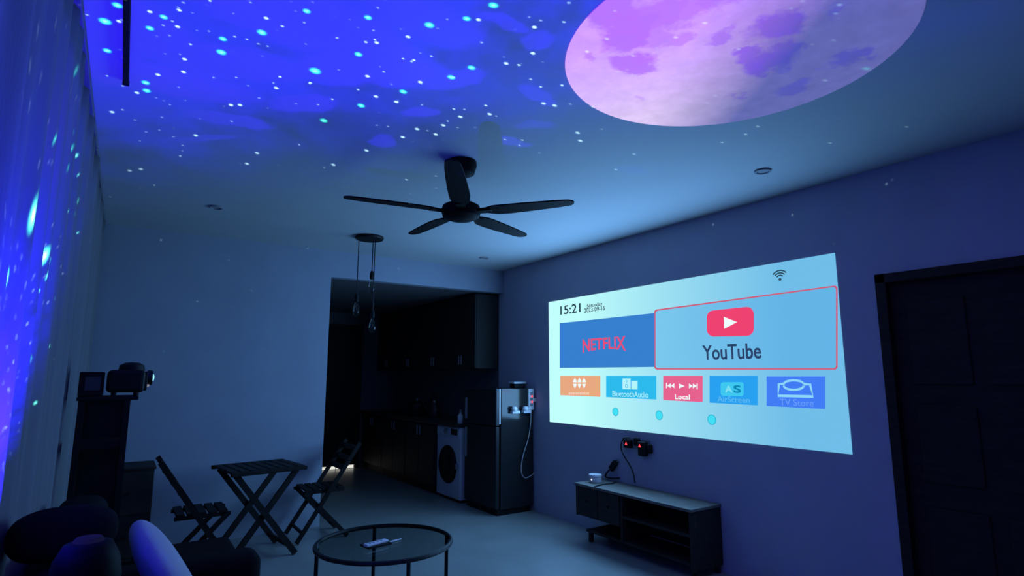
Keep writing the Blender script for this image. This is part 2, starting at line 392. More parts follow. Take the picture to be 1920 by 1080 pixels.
# ------------------------------------------------------------------ projected picture on the wall, as a glowing panel
scr = thing('projected_picture', 'bright projected media menu with app tiles on the lavender wall', 'projection', (XR, (SY0+SY1)/2, SZ0))
SO = Vector(scr.location)
def SP(px, py, lift=0.):
    p = onx(px, py, XR); return Vector((-lift, p.y-SO.y, p.z-SO.z))
def grad_glow(name, left, right):  # left-to-right dimming of the projection painted into the emission colour
    mt = bpy.data.materials.new(name); mt.use_nodes = True; nt = mt.node_tree; b = nt.nodes['Principled BSDF']
    b.inputs['Base Color'].default_value = (.02, .02, .02, 1); b.inputs['Roughness'].default_value = .9; b.inputs['Specular IOR Level'].default_value = 0
    ge = nt.nodes.new('ShaderNodeNewGeometry'); sx = nt.nodes.new('ShaderNodeSeparateXYZ'); nt.links.new(ge.outputs['Position'], sx.inputs[0])
    mr = nt.nodes.new('ShaderNodeMapRange'); mr.inputs[1].default_value = 4.6; mr.inputs[2].default_value = 2.3; nt.links.new(sx.outputs[1], mr.inputs[0])
    mx = nt.nodes.new('ShaderNodeMix'); mx.data_type = 'RGBA'; nt.links.new(mr.outputs[0], mx.inputs['Factor'])
    mx.inputs['A'].default_value = (*srgb(*left), 1); mx.inputs['B'].default_value = (*srgb(*right), 1)
    nt.links.new(mx.outputs['Result'], b.inputs['Emission Color']); b.inputs['Emission Strength'].default_value = 1
    return mt
M_bg = grad_glow('picture_background', (192, 255, 252), (112, 189, 232))
bm = prism([(0, SY0-SO.y, 0), (0, SY1-SO.y, 0), (0, SY1-SO.y, SZ1-SZ0), (0, SY0-SO.y, SZ1-SZ0)], (-.003, 0, 0))
link('background', bm, M_bg, scr)
LIFT = .003
def poly_part(name, pts, m, parent, lift, label=None):
    o = link(name, prism([SP(x, y, lift) for x, y in pts], (-.0008, 0, 0)), m, parent)
    if label: o['label'] = label
    return o
def rpoly(x0, x1, t0, t1, b0, b1, r, n=5):
    """rounded quad in picture pixels: left x, right x, top y left/right, bottom y left/right"""
    out = []
    cs = [((x0, t0), (1, 0), (0, 1)), ((x1, t1), (0, 1), (-1, 0)), ((x1, b1), (-1, 0), (0, -1)), ((x0, b0), (0, -1), (1, 0))]
    # walk corners: each gets an arc
    for (cx, cyy), d1, d2 in cs:
        ox = cx+r*(d1[0]+d2[0]); oy = cyy+r*(d1[1]+d2[1])
        for k in range(n+1):
            t = k/n*math.pi/2
            out.append((ox-r*(d1[0]*math.sin(math.pi/2-t)*0+0)-r*(d2[0]*math.sin(t)+d1[0]*math.cos(t)), oy-r*(d2[1]*math.sin(t)+d1[1]*math.cos(t))))
    return out
def text_part(name, txt, x0, x1, y0, y1, m, parent, lift, bold=0.):
    """text fitted into the wall rectangle seen at pixels x0..x1, y0..y1"""
    cu = bpy.data.curves.new(name, 'FONT'); cu.body = txt; cu.size = 1; cu.offset = bold; cu.extrude = .004; cu.resolution_u = 4
    tmp = bpy.data.objects.new(name, cu); col.objects.link(tmp)
    me = bpy.data.meshes.new_from_object(tmp.evaluated_get(bpy.context.evaluated_depsgraph_get()))
    bpy.data.objects.remove(tmp)
    xs = [v.co.x for v in me.vertices]; ys = [v.co.y for v in me.vertices]
    a = SP(x0, (y0+y1)/2); b = SP(x1, (y0+y1)/2); ym = (x0+x1)/2
    top = SP(ym, y0); bot = SP(ym, y1)
    for v in me.vertices:
        u = (v.co.x-min(xs))/(max(xs)-min(xs)); q = (v.co.y-min(ys))/(max(ys)-min(ys))
        v.co = Vector((-lift-.0004-(v.co.z*.1), a.y+(b.y-a.y)*u, bot.z+(top.z-bot.z)*q))
    me.materials.append(m)
    o = bpy.data.objects.new(name, me); col.objects.link(o); o.parent = parent
    return o
G = glow
ink = G('menu_ink', (38, 62, 78))
text_part('clock_text', '15:21', 1051, 1089, 571, 588, ink, scr, LIFT, .012)
text_part('day_text', 'Saturday', 1101, 1130, 568, 576.5, ink, scr, LIFT, .012)
text_part('date_text', '2023-09-16', 1096, 1135, 575.5, 584, ink, scr, LIFT, .012)
# wi-fi mark
wf = SP(1463, 524, LIFT)
bm = bmesh.new(); c0 = wf
def arc_strip(bm, c, r0, r1, a0, a1, n=12, lift=.0008):
    pv = None
    for k in range(n+1):
        a = a0+(a1-a0)*k/n; dr = Vector((0, -math.sin(a)*-1, math.cos(a)))
        A = bm.verts.new(c+dr*r0); B = bm.verts.new(c+dr*r1); C_ = bm.verts.new(c+dr*r0+Vector((-lift, 0, 0))); D = bm.verts.new(c+dr*r1+Vector((-lift, 0, 0)))
        if pv:
            for q in ((0, 1), (2, 3), (0, 2), (1, 3)): bm.faces.new((pv[q[0]], pv[q[1]], (A, B, C_, D)[q[1]], (A, B, C_, D)[q[0]]))
        pv = (A, B, C_, D)
for r_ in (.030, .048, .066): arc_strip(bm, c0, r_-.0045, r_+.0045, R(-50), R(50))
arc_strip(bm, c0, .0005, .011, 0, 2*math.pi)
link('wireless_mark', bm, ink, scr)
# large tiles
def quad(x0, x1, t0, t1, b0, b1): return [(x0, t0), (x1, t1), (x1, b1), (x0, b0)]
t1 = poly_part('tile', quad(1050, 1229, 606, 587, 690, 688), G('tile_navy', (54, 126, 206)), scr, LIFT, 'dark blue tile with red capital letters')
# letters follow an arch: lower edges rise in the middle
tx = text_part('wordmark', 'NETFLIX', 1093, 1174, 633, 660, G('wordmark_red', (226, 78, 122)), t1, LIFT+.001, .02)
zs = [v.co.z for v in tx.data.vertices]; ysx = [v.co.y for v in tx.data.vertices]; zmx, zmn = max(zs), min(zs); ymc = (max(ysx)+min(ysx))/2; yh = (max(ysx)-min(ysx))/2
for v in tx.data.vertices:
    q = (v.co.z-zmn)/(zmx-zmn); k = 1-((v.co.y-ymc)/yh)**2; v.co.z = zmn+(zmx-zmn)*(q+(1-q)*.20*k)
bor = poly_part('tile', rpoly(1227, 1571, 580, 535.5, 693, 693, 6), G('tile_border_red', (206, 92, 118)), scr, LIFT, 'highlighted pale blue tile with a red border and red play badge')
# slanted right edge like the photograph's wall rectangle
poly_part('tile_face', rpoly(1230, 1568, 582.5, 538.5, 690.5, 690.5, 5), grad_glow('tile_paleblue', (140, 216, 244), (100, 180, 230)), bor, LIFT+.001)
bd = poly_part('play_badge', rpoly(1326, 1414, 582, 575.5, 631, 630, 13), G('badge_red', (238, 66, 112)), bor, LIFT+.002)
poly_part('play_triangle', [(1358, 594), (1383, 604), (1359, 616.5)], G('mark_white', (238, 250, 252)), bd, LIFT+.003)
text_part('wordmark', 'YouTube', 1318, 1428, 645, 674, G('wordmark_navy', (42, 66, 104)), bor, LIFT+.002, .016)
# small tiles
mw = G('mark_white', (238, 250, 252)); ma = G('mark_aqua', (178, 244, 250))
t = poly_part('tile', quad(1051, 1126, 705, 705, 741, 744), G('tile_orange', (232, 168, 128)), scr, LIFT, 'orange tile with three white diamond marks')
for k in range(3):
    x = 1078.5+8.6*k
    poly_part('diamond_mark', [(x, 708.5), (x+3.4, 714), (x+3.4, 717), (x-3.4, 717), (x-3.4, 714)], mw, t, LIFT+.001)
    poly_part('diamond_mark', [(x-3.4, 719.5), (x+3.4, 719.5), (x+2.6, 723), (x, 728), (x-2.6, 723)], mw, t, LIFT+.001)
x = 1067
pale = G('label_pale', (240, 208, 184))
for wd in (3, 2.5, 3, 1.5, 3, 2, 3, 3, 1.5, 2.5, 3):
    poly_part('faded_letter', quad(x, x+wd, 735.5, 735.5, 740, 740.2), pale, t, LIFT+.001); x += wd+1
t = poly_part('tile', quad(1137, 1231, 705, 705, 744.5, 749), G('tile_azure', (44, 186, 236)), scr, LIFT, 'azure tile with two white loudspeaker marks')
sp_ = poly_part('speaker_mark', quad(1168, 1183, 709.5, 709.5, 729.5, 730), ma, t, LIFT+.001)
poly_part('speaker_mark', quad(1184.5, 1196, 714, 714, 730, 730.3), ma, t, LIFT+.001)
bm = bmesh.new(); arc_strip(bm, SP(1175.5, 715, LIFT+.002), .007, .0115, 0, 2*math.pi); arc_strip(bm, SP(1175.5, 723.5, LIFT+.002), .012, .018, 0, 2*math.pi)
link('speaker_cone', bm, G('tile_azure', (0, 0, 0)), t)
text_part('tile_label', 'BluetoothAudio', 1149, 1216, 733.5, 744.5, ma, t, LIFT+.001)
t = poly_part('tile', quad(1244, 1318, 705, 705, 750, 754), G('tile_pink', (230, 98, 142)), scr, LIFT, 'pink red tile with white media control marks')
poly_part('media_mark', quad(1249.5, 1251.3, 718, 718, 727.8, 727.8), mw, t, LIFT+.001); poly_part('media_mark', quad(1306.8, 1308.8, 719, 719, 730, 730), mw, t, LIFT+.001)
for a, b in ((1258.5, 1251.6), (1265, 1258.7), (1273.8, 1284.6), (1292.5, 1299.5), (1299.7, 1306.6)):
    dy = .6 if a > 1270 else 0
    poly_part('media_mark', [(a, 718.5+dy), (b, 723+dy), (a, 727.8+dy)], mw, t, LIFT+.001)
text_part('tile_label', 'Local', 1266, 1294, 739.5, 749, mw, t, LIFT+.001, .02)
t = poly_part('tile', quad(1331, 1421, 705, 705, 755, 760), G('tile_blue', (40, 160, 240)), scr, LIFT, 'blue tile with a rounded pale two-letter badge')
b2 = poly_part('badge', rpoly(1352, 1395, 716.5, 716.5, 742, 743, 5), G('badge_cyan', (62, 200, 240)), t, LIFT+.001)
text_part('badge_letter', 'A', 1360, 1374, 723, 736, G('letter_pale', (130, 224, 240)), b2, LIFT+.002, .03)
text_part('badge_letter', 'S', 1376, 1390, 722, 737, G('letter_teal', (12, 134, 180)), b2, LIFT+.002, .03)
text_part('tile_label', 'AirScreen', 1346, 1406, 743.5, 754.5, G('label_blue', (98, 186, 240)), t, LIFT+.001)
t = poly_part('tile', quad(1438, 1548, 706, 706, 761, 767), G('tile_indigo', (66, 124, 244)), scr, LIFT, 'indigo tile with an outlined shopping bag mark')
bagm = G('bag_line', (140, 214, 246))
def stroke(pts, wpx, m, parent, lift):
    bm = bmesh.new(); P = [SP(x, y, lift) for x, y in pts]; n = len(P); pv = None
    for i in range(n):
        dd = (P[min(i+1, n-1)]-P[max(i-1, 0)]).normalized(); s = Vector((0, -dd.z, dd.y))*(wpx/2*.0038)
        q = [bm.verts.new(P[i]+s), bm.verts.new(P[i]-s), bm.verts.new(P[i]+s+Vector((-.0008, 0, 0))), bm.verts.new(P[i]-s+Vector((-.0008, 0, 0)))]
        if pv:
            for a, b in ((0, 1), (2, 3), (0, 2), (1, 3)): bm.faces.new((pv[a], pv[b], q[b], q[a]))
        else: bm.faces.new((q[0], q[1], q[3], q[2]))
        pv = q
    bm.faces.new((pv[0], pv[1], pv[3], pv[2]))
    return link('bag_outline', bm, m, parent)
stroke([(1471, 720), (1461, 720), (1459.5, 742), (1525, 743.5), (1519.5, 720.5), (1508, 720.5)], 5, bagm, t, LIFT+.001)
stroke([(1470, 720)]+[(1489-18.5*math.cos(R(a)), 720-7*math.sin(R(a))) for a in range(10, 171, 20)]+[(1508, 720)], 4, bagm, t, LIFT+.002)
stroke([(1489-19*math.cos(R(a)), 722.5+8.5*math.sin(R(a))) for a in range(5, 176, 17)], 4, bagm, t, LIFT+.002)
text_part('tile_label', 'TV Store', 1463, 1526, 748.5, 761, G('label_indigo', (104, 158, 250)), t, LIFT+.001)
for (x, y, r_) in ((1154.5, 772, .0405), (1236.5, 778.5, .0405), (1335, 787, .0405)):
    bm = bmesh.new(); arc_strip(bm, SP(x, y, LIFT), .0005, r_, 0, 2*math.pi, 28)
    rb = link('round_button', bm, G('button_rim', (40, 176, 206)), scr)
    bm = bmesh.new(); arc_strip(bm, SP(x, y, LIFT+.001), .0005, r_*.84, 0, 2*math.pi, 28)
    link('button_face', bm, G('button_face', (66, 222, 244)), rb)

# ------------------------------------------------------------------ moon on the ceiling: a glowing disc in place of projected light
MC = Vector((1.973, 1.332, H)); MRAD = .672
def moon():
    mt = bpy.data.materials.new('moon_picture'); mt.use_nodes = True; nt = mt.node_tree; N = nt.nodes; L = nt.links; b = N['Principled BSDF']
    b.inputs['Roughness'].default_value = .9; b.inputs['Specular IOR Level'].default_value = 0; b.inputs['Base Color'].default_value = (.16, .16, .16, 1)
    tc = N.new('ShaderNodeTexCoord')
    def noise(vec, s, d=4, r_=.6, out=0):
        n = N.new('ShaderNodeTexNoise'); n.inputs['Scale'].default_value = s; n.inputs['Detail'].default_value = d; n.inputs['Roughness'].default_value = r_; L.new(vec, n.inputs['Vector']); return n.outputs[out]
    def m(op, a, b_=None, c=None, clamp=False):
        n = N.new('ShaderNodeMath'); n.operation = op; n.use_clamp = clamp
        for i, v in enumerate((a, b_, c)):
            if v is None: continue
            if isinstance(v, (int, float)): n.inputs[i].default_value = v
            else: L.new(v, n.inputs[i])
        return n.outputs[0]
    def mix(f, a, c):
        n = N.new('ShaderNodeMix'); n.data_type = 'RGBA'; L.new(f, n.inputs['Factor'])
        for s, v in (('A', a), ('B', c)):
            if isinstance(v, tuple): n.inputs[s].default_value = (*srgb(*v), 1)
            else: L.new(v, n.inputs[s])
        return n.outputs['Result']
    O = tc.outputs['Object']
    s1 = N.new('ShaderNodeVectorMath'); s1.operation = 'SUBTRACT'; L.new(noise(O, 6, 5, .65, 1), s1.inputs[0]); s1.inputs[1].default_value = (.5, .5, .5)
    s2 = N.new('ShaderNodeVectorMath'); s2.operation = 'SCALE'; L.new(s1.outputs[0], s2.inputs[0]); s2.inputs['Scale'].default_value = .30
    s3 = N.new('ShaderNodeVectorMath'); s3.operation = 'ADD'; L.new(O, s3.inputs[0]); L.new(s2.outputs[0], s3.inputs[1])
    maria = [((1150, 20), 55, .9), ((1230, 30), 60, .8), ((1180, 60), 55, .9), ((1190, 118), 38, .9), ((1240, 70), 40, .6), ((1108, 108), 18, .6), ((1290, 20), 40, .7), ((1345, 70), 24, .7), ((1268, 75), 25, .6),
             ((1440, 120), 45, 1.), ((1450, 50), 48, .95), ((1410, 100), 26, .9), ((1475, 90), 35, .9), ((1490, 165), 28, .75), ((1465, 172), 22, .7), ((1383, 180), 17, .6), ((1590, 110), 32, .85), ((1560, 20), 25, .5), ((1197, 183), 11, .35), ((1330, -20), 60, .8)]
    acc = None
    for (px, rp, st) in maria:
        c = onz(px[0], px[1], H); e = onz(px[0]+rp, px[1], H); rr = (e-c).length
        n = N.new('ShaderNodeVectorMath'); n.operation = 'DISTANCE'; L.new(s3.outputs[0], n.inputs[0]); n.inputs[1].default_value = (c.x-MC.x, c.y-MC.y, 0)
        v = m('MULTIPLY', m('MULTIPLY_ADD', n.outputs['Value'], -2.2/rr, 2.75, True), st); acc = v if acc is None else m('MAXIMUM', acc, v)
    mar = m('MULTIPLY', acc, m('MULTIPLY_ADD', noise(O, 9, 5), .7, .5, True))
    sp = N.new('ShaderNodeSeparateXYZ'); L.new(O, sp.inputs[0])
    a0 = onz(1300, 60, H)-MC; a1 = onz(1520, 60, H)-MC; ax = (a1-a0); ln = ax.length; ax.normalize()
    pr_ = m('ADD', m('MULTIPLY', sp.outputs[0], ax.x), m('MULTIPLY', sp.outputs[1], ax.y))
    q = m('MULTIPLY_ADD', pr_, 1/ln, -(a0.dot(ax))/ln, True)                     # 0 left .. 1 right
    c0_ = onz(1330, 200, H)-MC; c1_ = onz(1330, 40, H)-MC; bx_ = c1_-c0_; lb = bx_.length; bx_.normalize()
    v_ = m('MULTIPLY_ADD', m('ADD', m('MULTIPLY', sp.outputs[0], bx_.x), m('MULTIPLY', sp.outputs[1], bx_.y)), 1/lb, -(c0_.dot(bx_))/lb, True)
    land = mix(q, mix(v_, (216, 192, 232), (206, 152, 252)), (92, 93, 160))  # the projection's dimming to the right is mixed into the colours
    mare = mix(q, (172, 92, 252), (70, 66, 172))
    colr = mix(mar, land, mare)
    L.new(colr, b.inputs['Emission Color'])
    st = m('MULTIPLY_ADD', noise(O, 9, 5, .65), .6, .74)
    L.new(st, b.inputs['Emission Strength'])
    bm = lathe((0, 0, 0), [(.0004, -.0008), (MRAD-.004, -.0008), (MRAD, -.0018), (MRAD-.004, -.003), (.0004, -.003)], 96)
    o = link('glowing_moon_disc', bm, mt); o.location = MC
    tag(o, 'large round pink and purple glowing disc standing for a projected moon on the ceiling', 'glowing moon disc')
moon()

# ------------------------------------------------------------------ ceiling fan
FC = onz(866, 303, H)
fan = thing('ceiling_fan', 'black five-blade ceiling fan hanging from the blue-lit ceiling', 'ceiling fan', (FC.x, FC.y, H))
link('canopy', lathe((0, 0, 0), [(.0005, -.0005), (.090, -.0005), (.093, -.03), (.078, -.080), (.030, -.098), (.0005, -.10)]), M_fan, fan, True)
link('down_rod', cy((0, 0, -.09), (0, 0, -.27), .022), M_fan, fan, True)
link('rod_collar', lathe((0, 0, 0), [(.0005, -.225), (.034, -.225), (.05, -.275), (.0005, -.275)]), M_fan, fan, True)
link('motor_housing', lathe((0, 0, 0), [(.0005, -.262), (.07, -.264), (.112, -.286), (.122, -.318), (.112, -.352), (.072, -.372), (.0005, -.378)], 32), M_fan, fan, True)
ZB = -.325
for ang, ln in ((22, .72), (92, .67), (172, .70), (238, .87), (-52, .70)):
    bm = bmesh.new(); n = 14; top = []; bot = []
    prof = [(.10, .030, .026), (.16, .034, .030), (.22, .064, .050), (.30, .070, .052), (.40, .066, .050), (.52, .058, .046), (.62, .050, .040), (.68, .040, .032), (.70, .022, .016), (.705, .004, .003)]
    rings = []
    for s_, w0, w1 in prof:
        x = .1+(s_-.1)/.605*(ln-.1); tw = R(-9)*(1-.4*(s_-.1)/.6)
        ring = []
        for yy, zz in ((w0, .004), (w0, -.004), (-w1, -.004), (-w1, .004)):
            y2 = yy*math.cos(tw)-zz*math.sin(tw); z2 = yy*math.sin(tw)+zz*math.cos(tw)
            ring.append(bm.verts.new((x, y2, z2)))
        rings.append(ring)
    for A, B in zip(rings, rings[1:]):
        for k in range(4): bm.faces.new((A[k], A[(k+1) % 4], B[(k+1) % 4], B[k]))
    bm.faces.new(rings[0][::-1]); bm.faces.new(rings[-1])
    o = link('blade', bm, M_fan, fan); o.location = (0, 0, ZB); o.rotation_euler = (0, 0, R(ang))
    a = link('blade_iron', bx((.08, -.024, -.008), (.20, .024, -.002), .002), M_fan, o)

# ------------------------------------------------------------------ pendant lamp
PC = onz(693, 444, H)
pen = thing('pendant_lamp', 'black three-bulb pendant lamp hanging in front of the kitchen opening', 'pendant lamp', (PC.x, PC.y, H))
link('ceiling_plate', lathe((0, 0, 0), [(.0005, -.0005), (.13, -.0005), (.134, -.012), (.126, -.028), (.0005, -.030)], 32), M_black, pen, True)
def pend(off, zend, rb):
    o = Vector((off[0], off[1], 0))
    link('cord', cy(o+Vector((0, 0, -.025)), o+Vector((0, 0, zend)), .0045, seg=8), M_cable, pen)
    link('socket', lathe(o+Vector((0, 0, zend)), [(.0005, .03), (.012, .028), (.019, .0), (.019, -.045), (.014, -.05), (.0005, -.05)], 16), M_black, pen, True)
    z = zend-.045
    b_ = link('bulb', lathe(o+Vector((0, 0, z)), [(.013, 0), (.016, -.02), (.028, -.05), (rb, -.085), (rb*.98, -.10), (rb*.7, -.128), (rb*.3, -.140), (.0005, -.142)], 20), M_bulb, pen, True)
    link('filament', tube([o+Vector((.006*math.cos(k*.9), .006*math.sin(k*.9), z-.02-.008*k)) for k in range(11)], .0012, 5), M_grey, b_)
u_ = Vector((.83, -.56))
for k, zz, rb in ((-.10, 2.20, .034), (.035, 2.42, .034), (.055, 2.05, .036)):
    pend((u_.x*k, u_.y*k), zz-H, rb)

# ------------------------------------------------------------------ fridge, washer, kitchen
FX0, FY0, FY1, FZ = 3.39, 5.35, 6.04, 1.33
fr = thing('refrigerator', 'short dark two-door refrigerator standing by the projection wall', 'refrigerator', (FX0, FY0, 0))
def fl(a, b, bev=.0): return bx((a[0]-FX0, a[1]-FY0, a[2]), (b[0]-FX0, b[1]-FY0, b[2]), bev)
link('body', fl((FX0+.06, FY0, .06), (XR-.02, FY1, FZ), .008), M_fridge, fr)
fd = link('freezer_door', fl((FX0, FY0+.004, .93), (FX0+.045, FY1-.004, FZ), .008), M_fridgedoor, fr)
link('handle', fl((FX0-.022, FY1-.06, .98), (FX0+.002, FY1-.035, 1.22), .006), M_grey, fd)
md_ = link('fridge_door', fl((FX0, FY0+.004, .07), (FX0+.045, FY1-.004, .92), .008), M_fridgedoor, fr)
link('handle', fl((FX0-.022, FY1-.06, .55), (FX0+.002, FY1-.035, .88), .006), M_grey, md_)
link('door_gasket', fl((FX0+.045, FY0+.006, .95), (FX0+.060, FY1-.006, FZ-.004)), M_white, fr)['label'] = 'pale rubber door seal'
link('plinth', fl((FX0+.03, FY0+.02, .0), (XR-.05, FY1-.02, .06)), M_black, fr)
for yy in (FY0+.05, FY1-.06): link('foot', cy((.045, yy-FY0, 0), (.045, yy-FY0, .062), .022), M_black, fr)
# on top of the fridge
c = ony(972, 726, 5.50)
t = thing('food_container', 'small pale lidded container on top of the refrigerator', 'container', (c.x, 5.52, FZ))
link('tub', bx((-.075, -.05, 0), (.075, .05, .05), .008), M_black, t); link('lid', bx((-.085, -.058, .05), (.085, .058, .072), .006), M_white, t)
# power strip on the fridge side
px = 3.835
t = thing('power_strip', 'white power strip with red lights on the side of the refrigerator', 'power strip', (px, FY0, 1.09))
body = link('case', bx((-.036, -.032, 0), (.036, -.001, .235), .006), M_white, t)
red = G('red_lamp', (255, 60, 70), 2.0)
for z in (.06, .12, .18):
    link('socket', bx((-.018, -.034, z-.016), (.018, -.0315, z+.016), .002), M_grey, t)
for z in (.09, .15): link('switch', bx((.000, -.036, z-.01), (.018, -.031, z+.01), .002), red, t)
link('plug', bx((.034, -.042, .09), (.066, -.010, .13), .008), M_white, t)
for (xx, lab) in ((3.60, 'white plug adapter clipped to the refrigerator side, left one'), (3.75, 'white plug adapter clipped to the refrigerator side, beside the power strip')):
    t = thing('plug_adapter', lab, 'plug adapter', (xx, FY0, 1.07), group='plug adapters on the refrigerator')
    link('knob', lathe((0, 0, 0), [(.0005, .055), (.022, .052), (.034, .038), (.036, .018), (.026, .002), (.0005, 0)], 18), M_white, t, True).location = (0, -.038, .012)
    link('base', bx((-.03, -.05, -.012), (.075, .004, .02), .006), M_white, t)
pts = [onx(1007, 778, 3.84)*1, onx(1003, 800, 3.83)]
pts = [Vector((3.835, FY0-.02, 1.092)), Vector((3.825, FY0-.03, .95)), Vector((3.79, FY0-.03, .78)), Vector((3.72, FY0-.03, .60)), Vector((3.695, FY0-.03, .45)), Vector((3.74, FY0-.03, .37)), Vector((3.82, FY0-.03, .38)), Vector((3.885, FY0-.02, .41))]
cb_ = link('hanging_cable', tube(smoothpts(pts), .005, 6), M_wcable, None, True); tag(cb_, 'thin pale cord looping down beside the refrigerator', 'cord')
# washing machine
WX, WY0, WY1, WZ = 3.375, 6.115, 6.72, .86
wa = thing('washing_machine', 'white front-loading washing machine beside the refrigerator', 'washing machine', (WX, WY0, 0))
def wl(a, b, bev=.0): return bx((a[0]-WX, a[1]-WY0, a[2]), (b[0]-WX, b[1]-WY0, b[2]), bev)
link('body', wl((WX, WY0, .03), (XR-.02, WY1, WZ), .012), M_wash, wa)
link('plinth', wl((WX+.02, WY0+.02, .0), (XR-.05, WY1-.02, .03)), M_black, wa)
pn = link('control_panel', wl((WX-.008, WY0+.01, .745), (WX+.002, WY1-.01, .85), .003), M_wash, wa)
link('display', wl((WX-.012, WY0+.06, .765), (WX-.006, WY0+.22, .835), .002), M_black, pn)
link('dial', lathe((0, 0, 0), [(.0005, -.035), (.026, -.033), (.03, -.02), (.03, 0), (.0005, 0)], 18, 'x'), M_grey, pn, True).location = (-.008, .33, .80)
link('drawer', wl((WX-.013, WY1-.20, .765), (WX-.006, WY1-.03, .835), .003), M_white, pn)
dr = link('door', lathe((0, 0, 0), [(.13, -.012), (.20, -.030), (.222, -.012), (.225, .002), (.13, .002)], 36, 'x'), M_black, wa, True); dr.location = (0, (WY1-WY0)/2, .41)
link('porthole', lathe((0, 0, 0), [(.0005, -.035), (.07, -.03), (.14, -.012), (.14, 0), (.0005, 0)], 30, 'x'), M_black, dr, True)
link('door_catch', bx((-.03, -.26, -.03), (-.004, -.232, .03), .004), M_grey, dr)
# base cabinets, worktop, wall cabinets
y = 6.76
labs = ['dark base cabinet next to the washing machine', 'dark base cabinet in the middle of the kitchen run', 'dark base cabinet nearest the kitchen back door']
for k in range(3):
    t = thing('base_cabinet', labs[k], 'cabinet', (3.34, y, 0), group='kitchen base cabinets')
    link('body', bx((.02, 0, .10), (.54, .86, .86)), M_kcab, t); link('plinth', bx((.06, 0, 0), (.54, .86, .10)), M_black, t)
    for j in (0, 1):
        dd = link('door', bx((0, .006+.43*j, .11), (.02, .424+.43*j, .85), .003), M_kcab, t)
        link('handle', bx((-.018, (.38 if j == 0 else .465), .70), (0.0, (.395 if j == 0 else .48), .82), .003), M_grey, dd)
    y += .875
wt = link('worktop', bx((3.31, 6.10, .865), (XR-.005, YK-.01, .905), .006), M_counter); tag(wt, 'dark kitchen worktop over the washing machine and cabinets', 'worktop')
y = YB+.004
labs = ['dark wall cabinet nearest the opening with its end panel catching light', 'second dark wall cabinet along the kitchen wall', 'third dark wall cabinet along the kitchen wall', 'dark wall cabinet farthest into the kitchen']
for k in range(4):
    t = thing('wall_cabinet', labs[k], 'cabinet', (3.56, y+(.1 if 0 else 0), 1.56), group='kitchen wall cabinets')
    y0 = .105 if k == 0 else 0
    wdt = .84
    link('body', bx((.02, y0, 0), (.335, wdt, .92)), M_kcab, t)
    for j in (0, 1):
        hw = (wdt-y0)/2
        dd = link('door', bx((0, y0+.004+hw*j, .004), (.019, y0+hw-.004+hw*j, .916), .003), M_kcab, t)
        link('handle', bx((-.016, y0+hw+(-.04 if j == 0 else .025), .05), (0, y0+hw+(-.025 if j == 0 else .04), .16), .003), M_grey, dd)
    y += .845
# things on the worktop
t = thing('cooking_pot', 'dark lidded cooking pot on the kitchen worktop', 'pot', (3.56, 7.75, .905))
link('pan', lathe((0, 0, 0), [(.0005, 0), (.125, 0), (.135, .02), (.138, .16), (.0005, .16)], 28), M_blackmetal, t, True)
ld_ = link('lid', lathe((0, 0, .16), [(.0005, .0), (.142, 0), (.138, .012), (.06, .045), (.0005, .05)], 28), M_blackmetal, t, True)
link('knob', lathe((0, 0, .208), [(.0005, 0), (.012, 0), (.010, .012), (.022, .022), (.02, .034), (.0005, .036)], 16), M_grey, ld_, True)
for s_ in (-1, 1): link('handle', tube(smoothpts([(-.03, s_*.132, .12), (-.028, s_*.175, .12), (.028, s_*.175, .12), (.03, s_*.132, .12)], 5), .007, 6), M_blackmetal, t, True)
t = thing('kettle', 'dark kettle with a bright knob standing on the worktop beside the pot', 'kettle', (3.60, 7.28, .905))
link('body', lathe((0, 0, 0), [(.0005, 0), (.095, 0), (.10, .03), (.085, .13), (.06, .19), (.0005, .20)], 24), M_blackmetal, t, True)
link('knob', lathe((0, 0, .198), [(.0005, 0), (.01, 0), (.016, .015), (.010, .03), (.0005, .032)], 14), M_white, t, True)
link('spout', cy((-.08, 0, .10), (-.16, 0, .18), .02, .012), M_blackmetal, t, True)
link('handle', tube(smoothpts([(0, .075, .16), (0, .09, .26), (0, 0, .31), (0, -.09, .26), (0, -.075, .16)], 6), .009, 8), M_black, t, True)
t = thing('soap_bottle', 'small pale bottle on the worktop above the washing machine', 'bottle', (3.42, 6.20, .905))
link('bottle', lathe((0, 0, 0), [(.0005, 0), (.032, 0), (.034, .01), (.034, .09), (.014, .115), (.012, .13), (.0005, .13)], 18), M_white, t, True)
link('cap', lathe((0, 0, .13), [(.0005, 0), (.016, 0), (.015, .03), (.0005, .03)], 14), M_grey, t, True)

# ------------------------------------------------------------------ TV console and what stands on it
KX, KY0, KY1, KZ = 3.545, 2.925, 4.225, .50
co = thing('tv_console', 'low wooden console with open shelves under the projected picture', 'console', (KX, KY0, 0))
def kl(a, b, bev=.0): return bx((a[0]-KX, a[1]-KY0, a[2]), (b[0]-KX, b[1]-KY0, b[2]), bev)
link('top', kl((KX-.012, KY0-.01, KZ-.022), (XR-.01, KY1+.01, KZ), .003), M_consoletop, co)
link('side_panel', kl((KX, KY0, .06), (XR-.012, KY0+.022, KZ-.022)), M_walnut, co)
link('side_panel', kl((KX, KY1-.022, .22), (XR-.012, KY1, KZ-.022)), M_walnut, co)
link('back_panel', kl((XR-.022, KY0+.022, .12), (XR-.012, KY1-.022, KZ-.022)), M_walnut, co)
link('bottom_panel', kl((KX+.03, KY0+.022, .09), (XR-.022, KY1-.10, .11)), M_walnut, co)
link('shelf', kl((KX+.01, KY0+.022, .295), (XR-.022, KY0+.72, .315)), M_walnut, co)
link('divider', kl((KX+.01, KY0+.72, .11), (XR-.022, KY0+.74, KZ-.022)), M_walnut, co)
